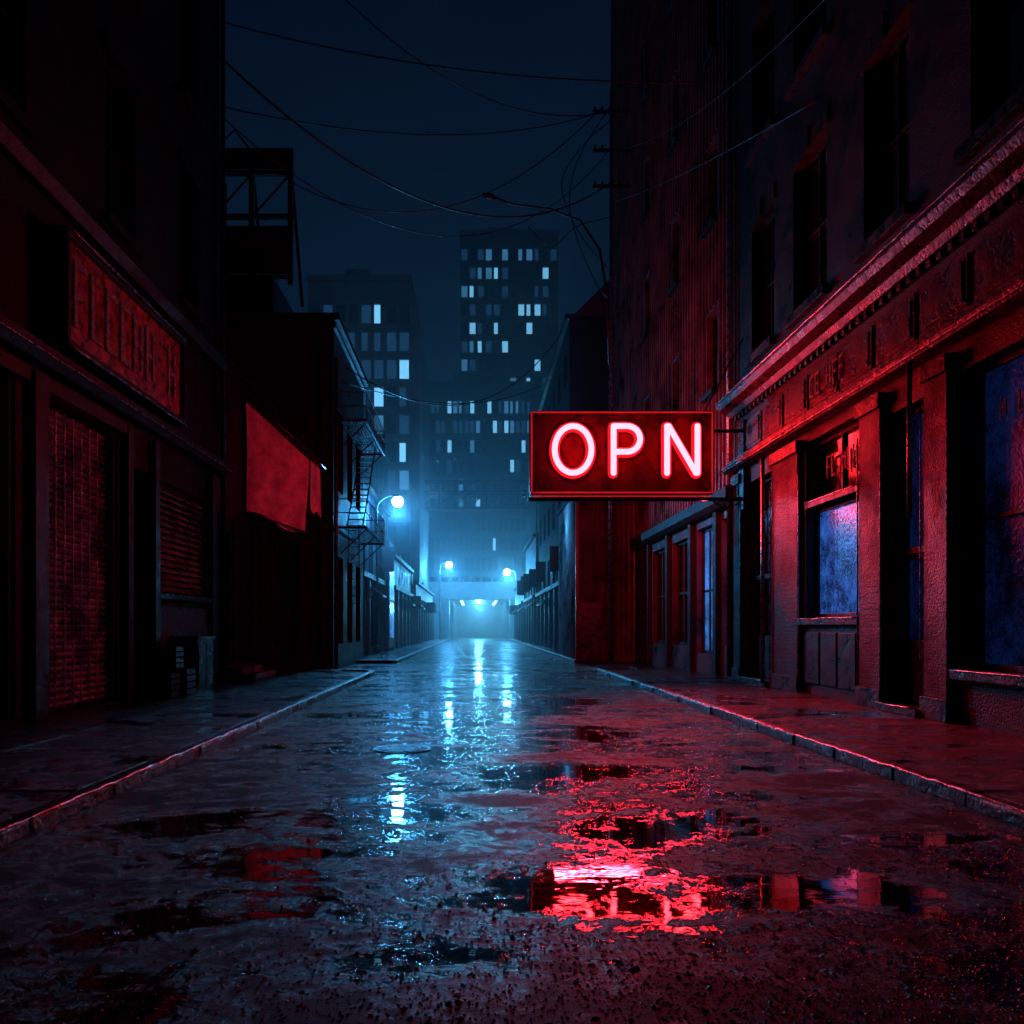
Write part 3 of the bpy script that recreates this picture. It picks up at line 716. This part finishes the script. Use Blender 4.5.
for y in (118,129):
    l=bpy.data.lights.new('underpass_light','POINT'); l.energy=2800; l.color=(.12,.6,1.0); l.shadow_soft_size=.4
    o=bpy.data.objects.new('underpass_light',l); o.location=(.5,y,4.6); S.collection.objects.link(o); o.parent=E

# ------------------------------------------------------------ skyline towers
def tower(name,x0,x1,y,h,cols,rows,seed,prob,ztop_pad=2.0,depth=18,gap=(.28,.36),mat='dkconc',z0=4,faint=.7):
    R=random.Random(seed); E=empty(name); wall=MB();gl=MB();A=MB();B=MB();C=MB();tr=MB()
    W=x1-x0; F=(V((x0,y,0)),V((1,0,0)),V((0,-1,0))); ops=[]
    cw=W/cols; rh=(h-z0-ztop_pad)/rows
    for r in range(rows):
        for c in range(cols):
            a=c*cw; b=z0+r*rh; p=prob(c/cols,(r+.5)/rows,R)
            t=None
            q=R.random()
            if q<p: t=A if R.random()<.5 else B
            elif q<p*(1+faint): t=C
            w0=gap[0]*cw*.5; sq=R.choice((0,0,.25))*cw*(t is not None)
            ops.append((a+w0,b+gap[1]*rh*.5,a+cw-w0-sq,b+rh-gap[1]*rh*.5,t))
    O,U,Nn=F
    for o in ops:
        c=int((o[0]/cw)+1e-6); r=int((o[1]-z0)/rh+1e-6)
        facade(wall,gl,(O+U*(c*cw)+Z*(z0+r*rh),U,Nn),cw,rh,[(o[0]-c*cw,o[1]-z0-r*rh,o[2]-c*cw,o[3]-z0-r*rh,o[4])],.35)
    wall.quad(O,O+U*W,O+U*W+Z*z0,O+Z*z0); wall.quad(O+Z*(h-ztop_pad),O+U*W+Z*(h-ztop_pad),O+U*W+Z*h,O+Z*h)
    for (X,Nn2) in ((x0,V((-1,0,0))),(x1,V((1,0,0)))):
        Fs=(V((X,y,0)),V((0,1,0)),Nn2); o2=[]
        for r in range(rows):
            for c in range(5):
                b=z0+r*rh; o2.append((c*depth/5+.1*depth/5,b+gap[1]*rh*.5,(c+1)*depth/5-.1*depth/5,b+rh-gap[1]*rh*.5,C if R.random()<.05 else None))
        facade(wall,gl,Fs,depth,h,o2,.3)
    for r in range(rows+1): tr.ob(F,0,W,z0+r*rh-.12,z0+r*rh+.12,0.0,.22)
    for c in range(0,cols+1,2): tr.ob(F,max(0,c*cw-.15),min(W,c*cw+.15),z0,h,.0,.3)
    wall.box(x0,x1,y+depth-.1,y+depth,0,h); wall.box(x0+.1,x1-.1,y+.5,y+depth-.2,h-1,h-.6)
    tr.box(x0-.2,x1+.2,y-.35,y+depth+.1,h,h+.6)
    wall.box(x0+W*.3,x0+W*.55,y+4,y+6.5,h+.6,h+3.0)
    wall.make('walls',M[mat],E); gl.make('windows',M['glass'],E); tr.make('floor_bands',M[mat],E)
    A.make('lit_windows_bright',M['lit1'],E);B.make('lit_windows_dim',M['lit2'],E);C.make('lit_windows_faint',M['lit3'],E)
    return E
def pT(c,r,R):
    if r>.94: return .45
    if r>.72 and c<.5: return .45
    if r>.72: return .2
    if r>.5: return .16
    return .05
tower('apartment_tower',-2.6,14.6,150,71,12,20,5,pT)
OB=tower('office_block',-18,-7.0,92,39,8,11,8,lambda c,r,R: .34 if (.2<c<.75 and .5<r<.88) else .12,gap=(.25,.3),mat='ltconc',faint=2.0)
def pO(c,r,R):
    if .84<r<.96: return .5
    if r>.6: return .16
    return .08
tower('long_apartment_block',-9.5,9.5,142,42,20,11,12,pO,depth=7)
tower('far_apartment_block',-34,-19,120,36,10,11,14,lambda c,r,R:.08)
tower('far_apartment_block',16,40,140,34,14,10,15,lambda c,r,R:.08)
w=MB()
w.prof((V((-7.0,92.0,0)),V((0,1,0)),V((1,0,0))),0,18,[(0.01,0),(1.0,0),(1.0,34),(0.01,38.9)]); w.make('side_wing',M['ltconc'],OB)

# ------------------------------------------------------------ street lamps
def lamp(x,y,z,side,pw,col,lit=True,r=.2):
    E=empty('street_lamp'); w=MB(); bx=x+side*1.1
    arm=[(bx,y,0),(bx,y,z*.5),(bx,y,z-.5)]+[(bx-side*(1.1*(1-math.cos(t))),y,z-.5+.75*math.sin(t)) for t in [math.pi/2*k/8 for k in range(1,9)]]
    w.tube(arm,[.09,.075,.06]+[.045]*8,10); w.tube([(bx,y,0),(bx,y,.5),(bx,y,.6)],[.16,.14,.09],12)
    w.tube([(x,y,z+.26),(x,y,z+.16),(x,y,z+.1)],[.05,.18,.26],14); w.make('pole_and_hood',M['metal'],E,True)
    g=MB(); R=12
    for a in range(1,8):
        for k in range(R):
            ph=math.pi*a/8; g.v.append(V((x+r*math.sin(ph)*math.cos(2*math.pi*k/R),y+r*math.sin(ph)*math.sin(2*math.pi*k/R),z-.12+r*math.cos(ph))))
    for a in range(6):
        for k in range(R): g.f.append((a*R+k,a*R+(k+1)%R,(a+1)*R+(k+1)%R,(a+1)*R+k))
    g.f.append(tuple(range(R))); g.f.append(tuple(6*R+k for k in range(R)))
    g.make('globe',M['bulb'] if lit else M['glass'],E,True)
    if lit:
        l=bpy.data.lights.new('lamp_light','POINT'); l.energy=pw; l.color=col; l.shadow_soft_size=.3
        o=bpy.data.objects.new('lamp_light',l); o.location=(x,y-.0,z-.75); S.collection.objects.link(o); o.parent=E
BL=(.05,.42,1.0)
lamp(-4.1,45,8.3,-1,2400,BL,r=.3)
lamp(-3.2,104,9.3,-1,5500,BL,r=.42)
lamp(3.9,104,8.4,1,5500,(.07,.5,1.0),r=.42)
lamp(4.4,76,13.5,1,0,BL,False)

# ------------------------------------------------------------ night haze hanging over the far street
def haze(name,b,dens,an):
    m=bpy.data.materials.new(name); m.use_nodes=True; t=m.node_tree; t.nodes.clear()
    v=t.nodes.new('ShaderNodeVolumeScatter'); v.inputs['Density'].default_value=dens; v.inputs['Anisotropy'].default_value=an; v.inputs['Color'].default_value=(.85,.95,1,1)
    o=t.nodes.new('ShaderNodeOutputMaterial'); t.links.new(v.outputs[0],o.inputs['Volume'])
    MB().box(*b).make(name,m)
haze('night_haze',(-40,40,38.5,165,-.5,60),.0065,.65)

# ------------------------------------------------------------ world
W=bpy.data.worlds.new('World'); S.world=W; W.use_nodes=True; t=W.node_tree
bg=t.nodes['Background']; tc=t.nodes.new('ShaderNodeTexCoord'); sp=t.nodes.new('ShaderNodeSeparateXYZ'); t.links.new(tc.outputs['Generated'],sp.inputs[0])
r=t.nodes.new('ShaderNodeValToRGB'); t.links.new(sp.outputs[2],r.inputs[0]); cr=r.color_ramp
cr.elements[0].position=0; cr.elements[0].color=(.003,.020,.055,1)
cr.elements[1].position=.75; cr.elements[1].color=(.0004,.0012,.006,1)
e=cr.elements.new(.3); e.color=(.0026,.011,.030,1)
nz=t.nodes.new('ShaderNodeTexNoise'); nz.inputs['Scale'].default_value=3; nz.inputs['Detail'].default_value=6; t.links.new(tc.outputs['Generated'],nz.inputs['Vector'])
mx=t.nodes.new('ShaderNodeMix'); mx.data_type='RGBA'; mx.blend_type='MULTIPLY'; mx.inputs[0].default_value=1
rr=t.nodes.new('ShaderNodeValToRGB'); rr.color_ramp.elements[0].position=.3; rr.color_ramp.elements[0].color=(.7,.7,.7,1); rr.color_ramp.elements[1].position=.7; rr.color_ramp.elements[1].color=(1.2,1.2,1.2,1)
t.links.new(nz.outputs[0],rr.inputs[0]); t.links.new(r.outputs[0],mx.inputs[6]); t.links.new(rr.outputs[0],mx.inputs[7]); t.links.new(mx.outputs[2],bg.inputs[0])
bg.inputs[1].default_value=1.0

# ------------------------------------------------------------ camera
cd=bpy.data.cameras.new('camera'); co=bpy.data.objects.new('camera',cd); S.collection.objects.link(co)
co.location=(0,0,1.5); co.rotation_euler=(math.radians(90),0,0)
cd.sensor_width=36; cd.lens=29.88; cd.shift_x=.036; cd.shift_y=.113; cd.clip_start=.05; cd.clip_end=1200
S.camera=co
